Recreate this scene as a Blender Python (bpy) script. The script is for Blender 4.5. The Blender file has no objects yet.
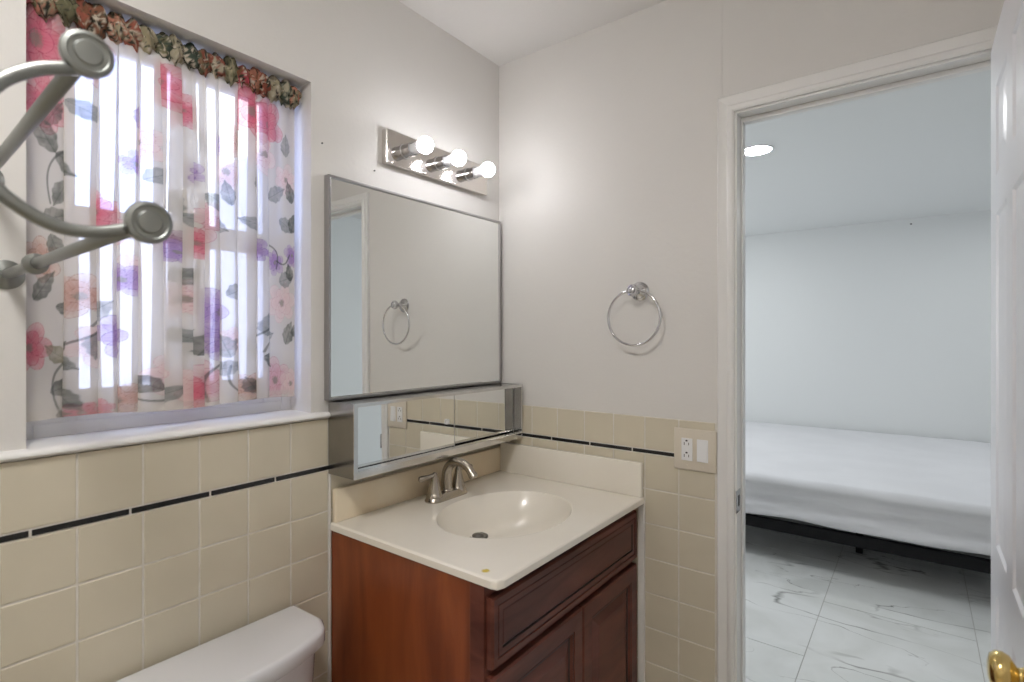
import bpy, bmesh, math, random
import numpy as np
from mathutils import Vector, Matrix
random.seed(7)
PI = math.pi
S = bpy.context.scene
C = S.collection

# ---------------------------------------------------------------- camera, world, lights, exposure
W_PX, F_PX, YAW = 1024, 534.0, math.radians(37.2)
cd = bpy.data.cameras.new('camera')
cam = bpy.data.objects.new('camera', cd)
C.objects.link(cam)
cam.location = (1.29, -1.616, 1.38)
cam.rotation_euler = (PI / 2, 0, YAW)
cd.sensor_width = 36.0
cd.lens = F_PX / W_PX * 36.0
cd.shift_y = -(341 - 337.3) / W_PX
cd.clip_start = 0.02
cd.dof.use_dof = True
cd.dof.focus_distance = 1.75
cd.dof.aperture_fstop = 4.0
S.camera = cam
S.view_settings.view_transform = 'Standard'
S.view_settings.look = 'None'
S.view_settings.gamma = 1.0
S.view_settings.use_curve_mapping = False
S.view_settings.exposure = 0.27
S.cycles.use_denoising = True
S.cycles.max_bounces = 10
S.cycles.diffuse_bounces = 5
S.cycles.transparent_max_bounces = 16
S.cycles.sample_clamp_indirect = 6.0

wd = bpy.data.worlds.new('sky')
S.world = wd
wd.use_nodes = True
wn = wd.node_tree
bgn = wn.nodes['Background']
# blue sky with bright white cloud towards the +y side
_tc = wn.nodes.new('ShaderNodeTexCoord'); _nz = wn.nodes.new('ShaderNodeTexNoise'); _nz.inputs['Scale'].default_value = 3.0
_sx = wn.nodes.new('ShaderNodeSeparateXYZ'); _ma = wn.nodes.new('ShaderNodeMath'); _ma.operation = 'MULTIPLY_ADD'; _ma.inputs[1].default_value = 0.25
_mr = wn.nodes.new('ShaderNodeMapRange'); _mr.inputs[1].default_value = 0.40; _mr.inputs[2].default_value = 0.56
_mx = wn.nodes.new('ShaderNodeMix'); _mx.data_type = 'RGBA'
_mx.inputs['A'].default_value = (0.40, 0.53, 1.0, 1); _mx.inputs['B'].default_value = (0.85, 0.92, 1.0, 1)
wn.links.new(_tc.outputs['Generated'], _sx.inputs[0]); wn.links.new(_tc.outputs['Generated'], _nz.inputs['Vector'])
wn.links.new(_nz.outputs['Fac'], _ma.inputs[0]); wn.links.new(_sx.outputs['Y'], _ma.inputs[2])
wn.links.new(_ma.outputs[0], _mr.inputs[0]); wn.links.new(_mr.outputs[0], _mx.inputs['Factor'])
wn.links.new(_mx.outputs['Result'], bgn.inputs[0])
bgn.inputs[1].default_value = 4.8

def area(name, loc, rot, sx, sy, power, col):
    l = bpy.data.lights.new(name, 'AREA')
    l.shape = 'RECTANGLE'; l.size = sx; l.size_y = sy; l.energy = power; l.color = col
    o = bpy.data.objects.new(name, l)
    o.location = loc; o.rotation_euler = rot
    C.objects.link(o)
    return o

BULB_E = 33.0        # vanity bulbs
CEIL_FILL_E = 54.0         # fill lamp added on the bathroom ceiling
DOWN_E = 96.0        # bedroom downlights
# fill light added to brighten the bedroom, at an added window out of view
area('bedroom_fill_light', (-2.27, 2.0, 1.45), (0, -math.radians(90), 0), 1.2, 1.5, 35, (0.92, 0.96, 1.0))
sd = bpy.data.lights.new('sun', 'SUN'); sd.energy = 4.5; sd.angle = math.radians(0.6); sd.color = (1.0, 0.96, 0.90)
sun = bpy.data.objects.new('sun', sd); C.objects.link(sun)
sun.rotation_euler = Vector((0.70, -0.25, 0.95)).to_track_quat('Z', 'Y').to_euler()

# ---------------------------------------------------------------- materials
def mat(name, col=(0.8, 0.8, 0.8), rough=0.5, metal=0.0, spec=0.5, coat=0.0, emit=None, es=0.0):
    m = bpy.data.materials.new(name)
    m.use_nodes = True
    b = m.node_tree.nodes['Principled BSDF']
    b.inputs['Base Color'].default_value = (*col, 1)
    b.inputs['Roughness'].default_value = rough
    b.inputs['Metallic'].default_value = metal
    b.inputs['Specular IOR Level'].default_value = spec
    b.inputs['Coat Weight'].default_value = coat
    if emit:
        b.inputs['Emission Color'].default_value = (*emit, 1)
        b.inputs['Emission Strength'].default_value = es
    return m

def N(m, t, **kw):
    n = m.node_tree.nodes.new(t)
    for k, v in kw.items():
        setattr(n, k, v)
    return n

def L(m, a, b):
    m.node_tree.links.new(a, b)

def bsdf(m):
    return m.node_tree.nodes['Principled BSDF']

def noisy(m, c1, c2, scale=8, detail=4, lo=0.35, hi=0.65, stretch=(1, 1, 1), bump=0.0, bscale=None, dist=0.0):
    """base colour wandering between two tones plus an optional fine bump"""
    tc = N(m, 'ShaderNodeTexCoord'); mp = N(m, 'ShaderNodeMapping')
    mp.inputs['Scale'].default_value = stretch
    L(m, tc.outputs['Object'], mp.inputs[0])
    nz = N(m, 'ShaderNodeTexNoise')
    nz.inputs['Scale'].default_value = scale; nz.inputs['Detail'].default_value = detail
    nz.inputs['Distortion'].default_value = dist
    L(m, mp.outputs[0], nz.inputs['Vector'])
    cr = N(m, 'ShaderNodeValToRGB')
    cr.color_ramp.elements[0].position = lo; cr.color_ramp.elements[0].color = (*c1, 1)
    cr.color_ramp.elements[1].position = hi; cr.color_ramp.elements[1].color = (*c2, 1)
    L(m, nz.outputs['Fac'], cr.inputs[0]); L(m, cr.outputs[0], bsdf(m).inputs['Base Color'])
    if bump:
        nb = N(m, 'ShaderNodeTexNoise')
        nb.inputs['Scale'].default_value = bscale or scale * 10; nb.inputs['Detail'].default_value = 3
        L(m, mp.outputs[0], nb.inputs['Vector'])
        bp = N(m, 'ShaderNodeBump'); bp.inputs['Strength'].default_value = bump; bp.inputs['Distance'].default_value = 0.002
        L(m, nb.outputs['Fac'], bp.inputs['Height']); L(m, bp.outputs[0], bsdf(m).inputs['Normal'])
    return m

M = {}
M['wall'] = noisy(mat('painted plaster', rough=0.55), (0.665, 0.645, 0.618), (0.69, 0.67, 0.643), 1.6, bump=0.25, bscale=70)
M['ceiling'] = noisy(mat('ceiling paint', rough=0.8), (0.70, 0.68, 0.66), (0.72, 0.70, 0.68), 2, bump=0.2, bscale=60)
M['tile'] = noisy(mat('glazed cream tile', rough=0.32, spec=0.45), (0.590, 0.535, 0.418), (0.630, 0.573, 0.452), 5, bump=0.12, bscale=14)
M['grout'] = noisy(mat('grout', rough=0.85), (0.66, 0.62, 0.55), (0.74, 0.71, 0.65), 20)
M['black_tile'] = mat('black glazed liner tile', (0.012, 0.012, 0.013), 0.25)
M['trimpaint'] = noisy(mat('white gloss trim paint', rough=0.32), (0.74, 0.73, 0.71), (0.78, 0.77, 0.75), 3, bump=0.03, bscale=18)
M['doorpaint'] = noisy(mat('white door paint', rough=0.30), (0.70, 0.70, 0.73), (0.74, 0.74, 0.77), 2, bump=0.06, bscale=20)
M['sash'] = mat('white window sash paint', (0.74, 0.74, 0.74), 0.4)
M['chrome'] = mat('polished chrome', (0.64, 0.64, 0.65), 0.09, 1.0)
M['steel'] = noisy(mat('worn stainless steel', rough=0.24, metal=1.0), (0.52, 0.51, 0.50), (0.70, 0.69, 0.68), 14, lo=0.3, hi=0.7, bump=0.15, bscale=60)
M['box_steel'] = noisy(mat('dull stainless sheet', rough=0.2, metal=1.0), (0.30, 0.29, 0.28), (0.40, 0.39, 0.38), 9, lo=0.3, hi=0.7)
M['rail_steel'] = noisy(mat('polished steel rail', rough=0.13, metal=1.0), (0.60, 0.59, 0.58), (0.74, 0.73, 0.72), 18, lo=0.3, hi=0.7)
M['frame'] = mat('thin grey steel frame', (0.42, 0.41, 0.41), 0.32, 1.0)
M['nickel'] = mat('brushed nickel', (0.43, 0.385, 0.33), 0.27, 1.0)
M['plate'] = mat('satin mirror plate', (0.72, 0.68, 0.65), 0.09, 1.0)
M['mirror'] = mat('silvered mirror', (0.90, 0.915, 0.905), 0.0, 1.0)
M['brass'] = mat('polished brass', (0.80, 0.60, 0.24), 0.16, 1.0)
M['porcelain'] = mat('white vitreous china', (0.76, 0.76, 0.78), 0.12, spec=0.6, coat=0.4)
M['plastic'] = mat('white plastic', (0.80, 0.80, 0.80), 0.35)
M['almond'] = mat('almond wall plate', (0.66, 0.60, 0.50), 0.4)
M['dark'] = mat('dark slots', (0.03, 0.03, 0.03), 0.6)
M['satin'] = mat('satin nickel rack', (0.29, 0.30, 0.285), 0.42, 1.0)
M['bedwall'] = mat('cool white bedroom paint', (0.70, 0.715, 0.715), 0.7)
M['bedceil'] = mat('bedroom ceiling paint', (0.74, 0.755, 0.755), 0.8)
M['black_metal'] = mat('black powder coated steel', (0.006, 0.006, 0.007), 0.6, spec=0.2)
M['outside'] = noisy(mat('pale stucco', rough=0.9), (0.78, 0.78, 0.80), (0.86, 0.86, 0.87), 4)
M['ground'] = noisy(mat('pale concrete', rough=0.9), (0.45, 0.45, 0.44), (0.55, 0.55, 0.54), 3)
M['lamp'] = mat('fill lamp diffuser', (0.9, 0.9, 0.9), 0.5, emit=(1.0, 0.975, 0.945), es=CEIL_FILL_E)
M['bulb'] = mat('lit frosted bulb', (0.9, 0.9, 0.9), 0.4, emit=(0.97, 0.965, 1.0), es=BULB_E)
M['neck'] = mat('white bulb neck', (0.85, 0.85, 0.87), 0.4)
M['down'] = mat('lit downlight lens', (0.9, 0.9, 0.9), 0.4, emit=(0.96, 0.98, 1.0), es=DOWN_E)
M['wood_side'] = noisy(mat('red mahogany veneer', rough=0.33, spec=0.4), (0.150, 0.032, 0.010), (0.300, 0.078, 0.022), 5, 6, 0.3, 0.72, (3.2, 3.2, 0.55), bump=0.05, bscale=60, dist=0.6)
M['wood_front'] = noisy(mat('dark cherry stained wood', rough=0.36, spec=0.3), (0.075, 0.020, 0.013), (0.165, 0.052, 0.034), 6, 6, 0.3, 0.75, (1, 0.6, 3.2), bump=0.05, bscale=60, dist=0.8)
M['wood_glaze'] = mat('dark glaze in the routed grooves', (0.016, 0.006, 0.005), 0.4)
M['caulk'] = mat('white caulk', (0.72, 0.70, 0.66), 0.6)
M['drain'] = mat('dark metal drain', (0.20, 0.19, 0.17), 0.3, 1.0)

# glass
g = bpy.data.materials.new('window glass'); g.use_nodes = True
nt = g.node_tree; nt.nodes.remove(nt.nodes['Principled BSDF'])
tr = nt.nodes.new('ShaderNodeBsdfTransparent'); gl = nt.nodes.new('ShaderNodeBsdfGlossy'); gl.inputs['Roughness'].default_value = 0.02
mx = nt.nodes.new('ShaderNodeMixShader'); mx.inputs[0].default_value = 0.06
nt.links.new(tr.outputs[0], mx.inputs[1]); nt.links.new(gl.outputs[0], mx.inputs[2])
nt.links.new(mx.outputs[0], nt.nodes['Material Output'].inputs[0])
M['glass'] = g

# cultured marble counter: creamy, warmer and stained towards the back splash, one yellow spot
def marble_mat():
    m = mat('cream cultured marble', rough=0.22, spec=0.5, coat=0.15)
    noisy(m, (0.80, 0.75, 0.655), (0.84, 0.795, 0.71), 3.5, 5, 0.35, 0.65)
    cr = [n for n in m.node_tree.nodes if n.bl_idname == 'ShaderNodeValToRGB'][0]
    tc = N(m, 'ShaderNodeTexCoord')
    # yellow spot
    vs = N(m, 'ShaderNodeVectorMath', operation='DISTANCE'); vs.inputs[1].default_value = (0.543, -0.727, 0.87)
    L(m, tc.outputs['Object'], vs.inputs[0])
    nz = N(m, 'ShaderNodeTexNoise'); nz.inputs['Scale'].default_value = 120
    L(m, tc.outputs['Object'], nz.inputs['Vector'])
    ad = N(m, 'ShaderNodeMath', operation='MULTIPLY_ADD'); ad.inputs[1].default_value = 0.008
    L(m, nz.outputs['Fac'], ad.inputs[0]); L(m, vs.outputs['Value'], ad.inputs[2])
    mr = N(m, 'ShaderNodeMapRange'); mr.inputs[1].default_value = 0.0105; mr.inputs[2].default_value = 0.015
    mr.inputs[3].default_value = 1.0; mr.inputs[4].default_value = 0.0
    L(m, ad.outputs[0], mr.inputs[0])
    mixc = N(m, 'ShaderNodeMix', data_type='RGBA'); mixc.inputs['B'].default_value = (0.60, 0.45, 0.06, 1)
    L(m, mr.outputs[0], mixc.inputs['Factor']); L(m, cr.outputs[0], mixc.inputs['A'])
    L(m, mixc.outputs['Result'], bsdf(m).inputs['Base Color'])
    return m
M['marble'] = marble_mat()
M['splash'] = noisy(mat('age-yellowed marble splash', rough=0.28), (0.74, 0.60, 0.41), (0.80, 0.70, 0.53), 4.5, 5, 0.35, 0.65, (1, 1, 0.7))
M['bowl'] = M['marble']

# white porcelain floor tile with grey veins, bedroom
def floor_mat():
    m = mat('white marble look floor tile', rough=0.16, spec=0.5)
    tc = N(m, 'ShaderNodeTexCoord')
    def veins(scale, rot, width, dist):
        mp = N(m, 'ShaderNodeMapping'); mp.inputs['Rotation'].default_value = (0, 0, rot); mp.inputs['Scale'].default_value = (0.7, 2.2, 1)
        L(m, tc.outputs['Object'], mp.inputs[0])
        nz = N(m, 'ShaderNodeTexNoise'); nz.inputs['Scale'].default_value = scale; nz.inputs['Detail'].default_value = 5
        nz.inputs['Roughness'].default_value = 0.42; nz.inputs['Distortion'].default_value = dist
        L(m, mp.outputs[0], nz.inputs['Vector'])
        a = N(m, 'ShaderNodeMath', operation='SUBTRACT'); a.inputs[1].default_value = 0.5
        L(m, nz.outputs['Fac'], a.inputs[0])
        b = N(m, 'ShaderNodeMath', operation='ABSOLUTE'); L(m, a.outputs[0], b.inputs[0])
        r = N(m, 'ShaderNodeMapRange'); r.inputs[1].default_value = 0; r.inputs[2].default_value = width
        r.inputs[3].default_value = 1; r.inputs[4].default_value = 0
        L(m, b.outputs[0], r.inputs[0])
        return r.outputs[0]
    v1 = veins(0.95, -0.75, 0.0065, 0.35)
    v2 = veins(1.7, -0.45, 0.005, 0.4)
    # veins fade in and out
    nf = N(m, 'ShaderNodeTexNoise'); nf.inputs['Scale'].default_value = 3.2; L(m, tc.outputs['Object'], nf.inputs['Vector'])
    rf = N(m, 'ShaderNodeMapRange'); rf.inputs[1].default_value = 0.42; rf.inputs[2].default_value = 0.62
    L(m, nf.outputs['Fac'], rf.inputs[0])
    mxv = N(m, 'ShaderNodeMath', operation='MAXIMUM'); L(m, v1, mxv.inputs[0]); L(m, v2, mxv.inputs[1])
    mm = N(m, 'ShaderNodeMath', operation='MULTIPLY'); L(m, mxv.outputs[0], mm.inputs[0]); L(m, rf.outputs[0], mm.inputs[1])
    base = N(m, 'ShaderNodeValToRGB')
    base.color_ramp.elements[0].position = 0.35; base.color_ramp.elements[0].color = (0.66, 0.67, 0.65, 1)
    base.color_ramp.elements[1].position = 0.65; base.color_ramp.elements[1].color = (0.76, 0.77, 0.76, 1)
    nb = N(m, 'ShaderNodeTexNoise'); nb.inputs['Scale'].default_value = 2.2; nb.inputs['Detail'].default_value = 4; nb.inputs['Distortion'].default_value = 1.5
    L(m, tc.outputs['Object'], nb.inputs['Vector']); L(m, nb.outputs['Fac'], base.inputs[0])
    c1 = N(m, 'ShaderNodeMix', data_type='RGBA'); c1.inputs['B'].default_value = (0.22, 0.22, 0.21, 1)
    L(m, mm.outputs[0], c1.inputs['Factor']); L(m, base.outputs[0], c1.inputs['A'])
    L(m, c1.outputs['Result'], bsdf(m).inputs['Base Color'])
    return m
M['marble_floor'] = floor_mat()
M['floor_grout'] = mat('grey floor grout', (0.42, 0.41, 0.38), 0.8)

# sheet
def sheet_mat():
    m = noisy(mat('white fitted sheet', rough=0.75), (0.66, 0.66, 0.68), (0.70, 0.70, 0.72), 3)
    bsdf(m).inputs['Sheen Weight'].default_value = 0.15
    return m
M['sheet'] = sheet_mat()

# printed sheer: colour attribute 'print' carries the dye (rgb) and its strength (alpha)
def sheer_mat(name, clear, clear_print):
    m = bpy.data.materials.new(name); m.use_nodes = True
    nt = m.node_tree; nt.nodes.remove(nt.nodes['Principled BSDF'])
    at = nt.nodes.new('ShaderNodeAttribute'); at.attribute_name = 'print'
    df = nt.nodes.new('ShaderNodeBsdfDiffuse'); tl = nt.nodes.new('ShaderNodeBsdfTranslucent'); tp = nt.nodes.new('ShaderNodeBsdfTransparent')
    fab = nt.nodes.new('ShaderNodeMixShader'); fab.inputs[0].default_value = 0.14
    nt.links.new(at.outputs['Color'], df.inputs[0]); nt.links.new(at.outputs['Color'], tl.inputs[0])
    nt.links.new(df.outputs[0], fab.inputs[1]); nt.links.new(tl.outputs[0], fab.inputs[2])
    mr = nt.nodes.new('ShaderNodeMapRange'); mr.inputs[3].default_value = clear; mr.inputs[4].default_value = clear_print
    nt.links.new(at.outputs['Alpha'], mr.inputs[0])
    # light through dyed threads picks up the dye
    tint = nt.nodes.new('ShaderNodeMix'); tint.data_type = 'RGBA'; tint.inputs['A'].default_value = (1, 1, 1, 1)
    hf = nt.nodes.new('ShaderNodeMath'); hf.operation = 'MULTIPLY'; hf.inputs[1].default_value = 0.65
    nt.links.new(at.outputs['Alpha'], hf.inputs[0]); nt.links.new(hf.outputs[0], tint.inputs['Factor']); nt.links.new(at.outputs['Color'], tint.inputs['B'])
    nt.links.new(tint.outputs['Result'], tp.inputs[0])
    mx = nt.nodes.new('ShaderNodeMixShader')
    nt.links.new(mr.outputs[0], mx.inputs[0]); nt.links.new(fab.outputs[0], mx.inputs[1]); nt.links.new(tp.outputs[0], mx.inputs[2])
    nt.links.new(mx.outputs[0], nt.nodes['Material Output'].inputs[0])
    return m
M['sheer'] = sheer_mat('printed sheer voile', 0.32, 0.17)
M['ruffle'] = sheer_mat('gathered printed voile', 0.10, 0.02)

# ---------------------------------------------------------------- mesh helpers
def link(name, me, m=None, parent=None, smooth=False):
    o = bpy.data.objects.new(name, me)
    C.objects.link(o)
    if m is not None:
        for x in (m if isinstance(m, (list, tuple)) else [m]):
            me.materials.append(x)
    if smooth:
        me.polygons.foreach_set('use_smooth', [True] * len(me.polygons))
    if parent is not None:
        o.parent = parent
    return o

def obj(name, bm, m=None, parent=None, smooth=False):
    me = bpy.data.meshes.new(name)
    bm.normal_update()
    bm.to_mesh(me); bm.free()
    return link(name, me, m, parent, smooth)

def autosmooth(o, deg=35):
    me = o.data
    me.polygons.foreach_set('use_smooth', [True] * len(me.polygons))
    me.set_sharp_from_angle(angle=math.radians(deg))
    return o

def box(bm, x0, x1, y0, y1, z0, z1, bev=0.0, seg=2, mi=0):
    a = [bm.verts.new(p) for p in ((x0, y0, z0), (x1, y0, z0), (x1, y1, z0), (x0, y1, z0), (x0, y0, z1), (x1, y0, z1), (x1, y1, z1), (x0, y1, z1))]
    fs = [bm.faces.new([a[i] for i in q]) for q in ((3, 2, 1, 0), (4, 5, 6, 7), (0, 1, 5, 4), (1, 2, 6, 5), (2, 3, 7, 6), (3, 0, 4, 7))]
    for f in fs:
        f.material_index = mi
    if bev:
        es = list({e for f in fs for e in f.edges})
        r = bmesh.ops.bevel(bm, geom=es, offset=bev, segments=seg, profile=0.5, affect='EDGES', clamp_overlap=True)
        for f in r['faces']:
            f.material_index = mi
    return bm

def BX(*a, **k):
    return box(bmesh.new(), *a, **k)

def lathe(bm, prof, axis='z', origin=(0, 0, 0), n=32, cap0=True, cap1=True):
    """prof = [(radius, height)] revolved about an axis through origin"""
    o = Vector(origin)
    ex, ey, ez = {'z': ((1, 0, 0), (0, 1, 0), (0, 0, 1)), 'x': ((0, 1, 0), (0, 0, 1), (1, 0, 0)), '-y': ((1, 0, 0), (0, 0, 1), (0, -1, 0)), '-x': ((0, 1, 0), (0, 0, 1), (-1, 0, 0)), 'y': ((0, 0, 1), (1, 0, 0), (0, 1, 0))}[axis] if isinstance(axis, str) else axis
    ex, ey, ez = Vector(ex), Vector(ey), Vector(ez)
    rings = []
    for r, h in prof:
        rings.append([bm.verts.new(o + ex * (r * math.cos(2 * PI * k / n)) + ey * (r * math.sin(2 * PI * k / n)) + ez * h) for k in range(n)])
    for a, b in zip(rings, rings[1:]):
        for k in range(n):
            bm.faces.new((a[k], a[(k + 1) % n], b[(k + 1) % n], b[k]))
    if cap0 and prof[0][0] > 1e-5: bm.faces.new(rings[0][::-1])
    if cap1 and prof[-1][0] > 1e-5: bm.faces.new(rings[-1])
    bmesh.ops.recalc_face_normals(bm, faces=bm.faces[:])
    return bm

def tube(bm, pts, rad, n=16, closed=False, cap=True):
    pts = [Vector(p) for p in pts]
    rr = rad if isinstance(rad, (list, tuple)) else [rad] * len(pts)
    rings = []; up = None
    m = len(pts)
    for i, p in enumerate(pts):
        if closed: t = pts[(i + 1) % m] - pts[i - 1]
        else: t = pts[min(i + 1, m - 1)] - pts[max(i - 1, 0)]
        t.normalize()
        if up is None:
            up = Vector((0, 0, 1)) if abs(t.z) < 0.9 else Vector((1, 0, 0))
        side = t.cross(up).normalized(); up = side.cross(t).normalized()
        rings.append([bm.verts.new(p + (side * math.cos(2 * PI * k / n) + up * math.sin(2 * PI * k / n)) * rr[i]) for k in range(n)])
    idx = range(m if closed else m - 1)
    for i in idx:
        a, b = rings[i], rings[(i + 1) % m]
        for k in range(n):
            bm.faces.new((a[k], a[(k + 1) % n], b[(k + 1) % n], b[k]))
    if cap and not closed:
        bm.faces.new(rings[0][::-1]); bm.faces.new(rings[-1])
    bmesh.ops.recalc_face_normals(bm, faces=bm.faces[:])
    return bm

def spline(ctrl, n=8):
    P = [Vector(c) for c in ctrl]; P = [2 * P[0] - P[1]] + P + [2 * P[-1] - P[-2]]
    out = []
    for i in range(1, len(P) - 2):
        for k in range(n):
            t = k / n
            a, b, c, d = P[i - 1], P[i], P[i + 1], P[i + 2]
            out.append(0.5 * ((2 * b) + (c - a) * t + (2 * a - 5 * b + 4 * c - d) * t * t + (3 * b - a - 3 * c + d) * t ** 3))
    out.append(P[-2])
    return out

def prism(bm, poly, ax, a0, a1):
    """2-D polygon extruded along an axis; poly in the two other axes in xyz order"""
    def v(p, h):
        q = list(p); q.insert('xyz'.index(ax), h); return bm.verts.new(q)
    A = [v(p, a0) for p in poly]; B = [v(p, a1) for p in poly]
    n = len(poly)
    bm.faces.new(A); bm.faces.new(B[::-1])
    for i in range(n):
        bm.faces.new((A[i], B[i], B[(i + 1) % n], A[(i + 1) % n]))
    bmesh.ops.recalc_face_normals(bm, faces=bm.faces[:])
    return bm

def moulded(bm, o, u, v, nrm, w, h, rings, glaze=()):
    """stack of rectangular rings (inset, height) = a routed cabinet door face; glaze: ring steps painted with slot 1"""
    o, u, v, nrm = map(Vector, (o, u, v, nrm))
    prev = None
    for i, (ins, d) in enumerate(rings):
        c = [bm.verts.new(o + u * a + v * b + nrm * d) for a, b in ((ins, ins), (w - ins, ins), (w - ins, h - ins), (ins, h - ins))]
        if prev:
            for k in range(4):
                f = bm.faces.new((prev[k], prev[(k + 1) % 4], c[(k + 1) % 4], c[k]))
                if i in glaze: f.material_index = 1
        prev = c
    bm.faces.new(prev)
    bmesh.ops.recalc_face_normals(bm, faces=bm.faces[:])
    return bm

def tag(o, label, cat, group=None, kind=None):
    o['label'] = label; o['category'] = cat
    if group: o['group'] = group
    if kind: o['kind'] = kind
    return o

def thing(name, label, cat, loc=(0, 0, 0), rotz=0, group=None):
    o = bpy.data.objects.new(name, None); C.objects.link(o)
    o.location = loc; o.rotation_euler = (0, 0, rotz); o.empty_display_size = 0.05
    return tag(o, label, cat, group)

def struct(o, label, cat):
    return tag(o, label, cat, None, 'structure')

def sempty(name, label, cat):
    o = bpy.data.objects.new(name, None); C.objects.link(o)
    return struct(o, label, cat)

# ---------------------------------------------------------------- room shell
H = 2.43
RX, BY = 1.62, -2.75                       # right wall, back wall of the bathroom
WY0, WY1, WZ0, WZ1 = -1.377, -0.804, 1.155, 2.062     # window reveal in the left wall
DX0, DX1, DZ, WT = 0.871, 1.462, 2.03, 0.082          # door opening in the far wall
EXT = 0.16

bm = bmesh.new()
box(bm, -EXT, 0, WY1, 0, 0, H)
box(bm, -EXT, 0, BY, WY0, 0, H)
box(bm, -EXT, 0, WY0, WY1, 0, WZ0)
box(bm, -EXT, 0, WY0, WY1, WZ1, H)
wall_left = struct(obj('wall_left', bm, M['wall']), 'off-white plaster wall with the curtained window above cream tile', 'wall')

bm = bmesh.new()
box(bm, -2.4, DX0, 0, WT, 0, H)
box(bm, DX1, 2.7, 0, WT, 0, H)
box(bm, DX0, DX1, 0, WT, DZ, H)
# faint drywall seam running up from the corner of the door casing
box(bm, 0.8330, 0.8352, -0.0016, 0.0, 2.083, H)
wall_front = struct(obj('wall_front', bm, M['wall']), 'off-white plaster wall with the towel ring and the doorway', 'wall')
struct(obj('wall_right', BX(RX, RX + 0.1, BY, 0, 0, H), M['wall']), 'plain off-white bathroom wall behind the open door', 'wall')
struct(obj('wall_back', BX(-EXT, RX + 0.1, BY - 0.1, BY, 0, H), M['wall']), 'plain off-white bathroom wall behind the viewer', 'wall')
struct(obj('ceiling', BX(-EXT, RX + 0.1, BY - 0.1, WT * 0.5, H, H + 0.08), M['ceiling']), 'flat off-white bathroom ceiling', 'ceiling')
bm = bmesh.new(); box(bm, -EXT, RX + 0.1, BY - 0.1, 0, -0.1, 0)
struct(obj('floor', bm, M['tile']), 'tiled bathroom floor below the vanity', 'floor')

# bedroom
BX0, BX1, BYF = -2.3, 2.6, 4.27
struct(obj('wall_bedroom_far', BX(BX0 - .1, BX1 + .1, BYF, BYF + 0.1, 0, H), M['bedwall']), 'pale cool white bedroom wall behind the bed', 'wall')
struct(obj('wall_bedroom_left', BX(BX0 - .1, BX0, WT, BYF, 0, H), M['bedwall']), 'pale bedroom wall left of the bed', 'wall')
struct(obj('wall_bedroom_right', BX(BX1, BX1 + .1, WT, BYF, 0, H), M['bedwall']), 'pale bedroom wall right of the bed', 'wall')
struct(obj('ceiling_bedroom', BX(BX0 - .1, BX1 + .1, WT * 0.5, BYF + 0.1, H, H + 0.08), M['bedceil']), 'pale bedroom ceiling with a recessed downlight', 'ceiling')
bm = bmesh.new()
box(bm, BX0 - .1, BX1 + .1, 0, BYF + 0.1, -0.1, -0.002, mi=1)
xs = [0.90 + 0.605 * k for k in range(-6, 4)]
for i, x in enumerate(xs):
    y = 0.02 - (0.6 if i % 2 else 0.0) - 0.85
    while y < BYF:
        a, b = max(y, 0.0), min(y + 1.21, BYF)
        xa, xb = max(x, BX0), min(x + 0.605, BX1)
        if b > a + .01 and xb > xa + .01:
            box(bm, xa + .0015, xb - .0015, a + .0015, b - .0015, -0.004, 0.0, mi=0)
        y += 1.21
struct(obj('floor_bedroom', bm, [M['marble_floor'], M['floor_grout']]), 'white grey-veined marble tile floor of the bedroom', 'floor')

w2 = sempty('added_window', 'unseen window frame added around the bedroom fill light', 'window')  # out-of-view frame, added to go with the bedroom fill light
bm = bmesh.new()
for (a, b, c, d) in ((1.18, 1.25, .80, 2.12), (2.75, 2.82, .80, 2.12), (1.25, 2.75, 2.05, 2.12), (1.25, 2.75, .80, .85)):
    box(bm, BX0, BX0 + .022, a, b, c, d, bev=.003)
obj('window_frame', bm, M['sash'], w2)
obj('window_sill', BX(BX0, BX0 + .06, 1.15, 2.85, .775, .80, bev=.004), M['sash'], w2)

# ---- wall tile wainscot: real tiles over a grout bed
P = 0.1095; G = 0.0019; TH = 0.008
TZ, S0, S1 = 0.900, 1.0115, 1.0245
UP = 0.006
def tile_face(bm, wall, a0, a1, z0, z1, th=TH):
    if a1 - a0 < 0.006 or z1 - z0 < 0.006: return
    if wall == 1: box(bm, 0.0, th, a0 + G, a1 - G, z0 + G, z1 - G, bev=0.0016, seg=2)
    else: box(bm, a0 + G, a1 - G, -th, 0.0, z0 + G, z1 - G, bev=0.0016, seg=2)
def cuts(lo, hi, phase):
    k = math.floor((lo - phase) / P); out = [lo]
    while True:
        k += 1; q = phase + k * P
        if q >= hi - 1e-4: break
        if q > lo + 1e-4: out.append(q)
    return out + [hi]
def wainscot(wall, lo, hi, phase, top, parent, up=0.0):
    bm = bmesh.new()
    TOPZ, STR0, STR1 = TZ + up, S0 + up, S1 + up
    cs = cuts(lo, hi, phase)
    for a, b in zip(cs, cs[1:]):
        z = TOPZ
        while z > 0:
            tile_face(bm, wall, a, b, max(z - P, 0), z); z -= P
        tile_face(bm, wall, a, b, TOPZ, STR0 - 0.0005)
        tile_face(bm, wall, a, b, STR1 + 0.0005, top)
    obj('tile_wainscot', bm, M['tile'], parent)
    if wall == 1: gb = BX(0, TH - 0.0015, lo, hi, 0, top - 0.002)
    else: gb = BX(lo, hi, -(TH - 0.0015), 0, 0, top - 0.002)
    obj('grout_bed', gb, M['grout'], parent)
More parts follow.
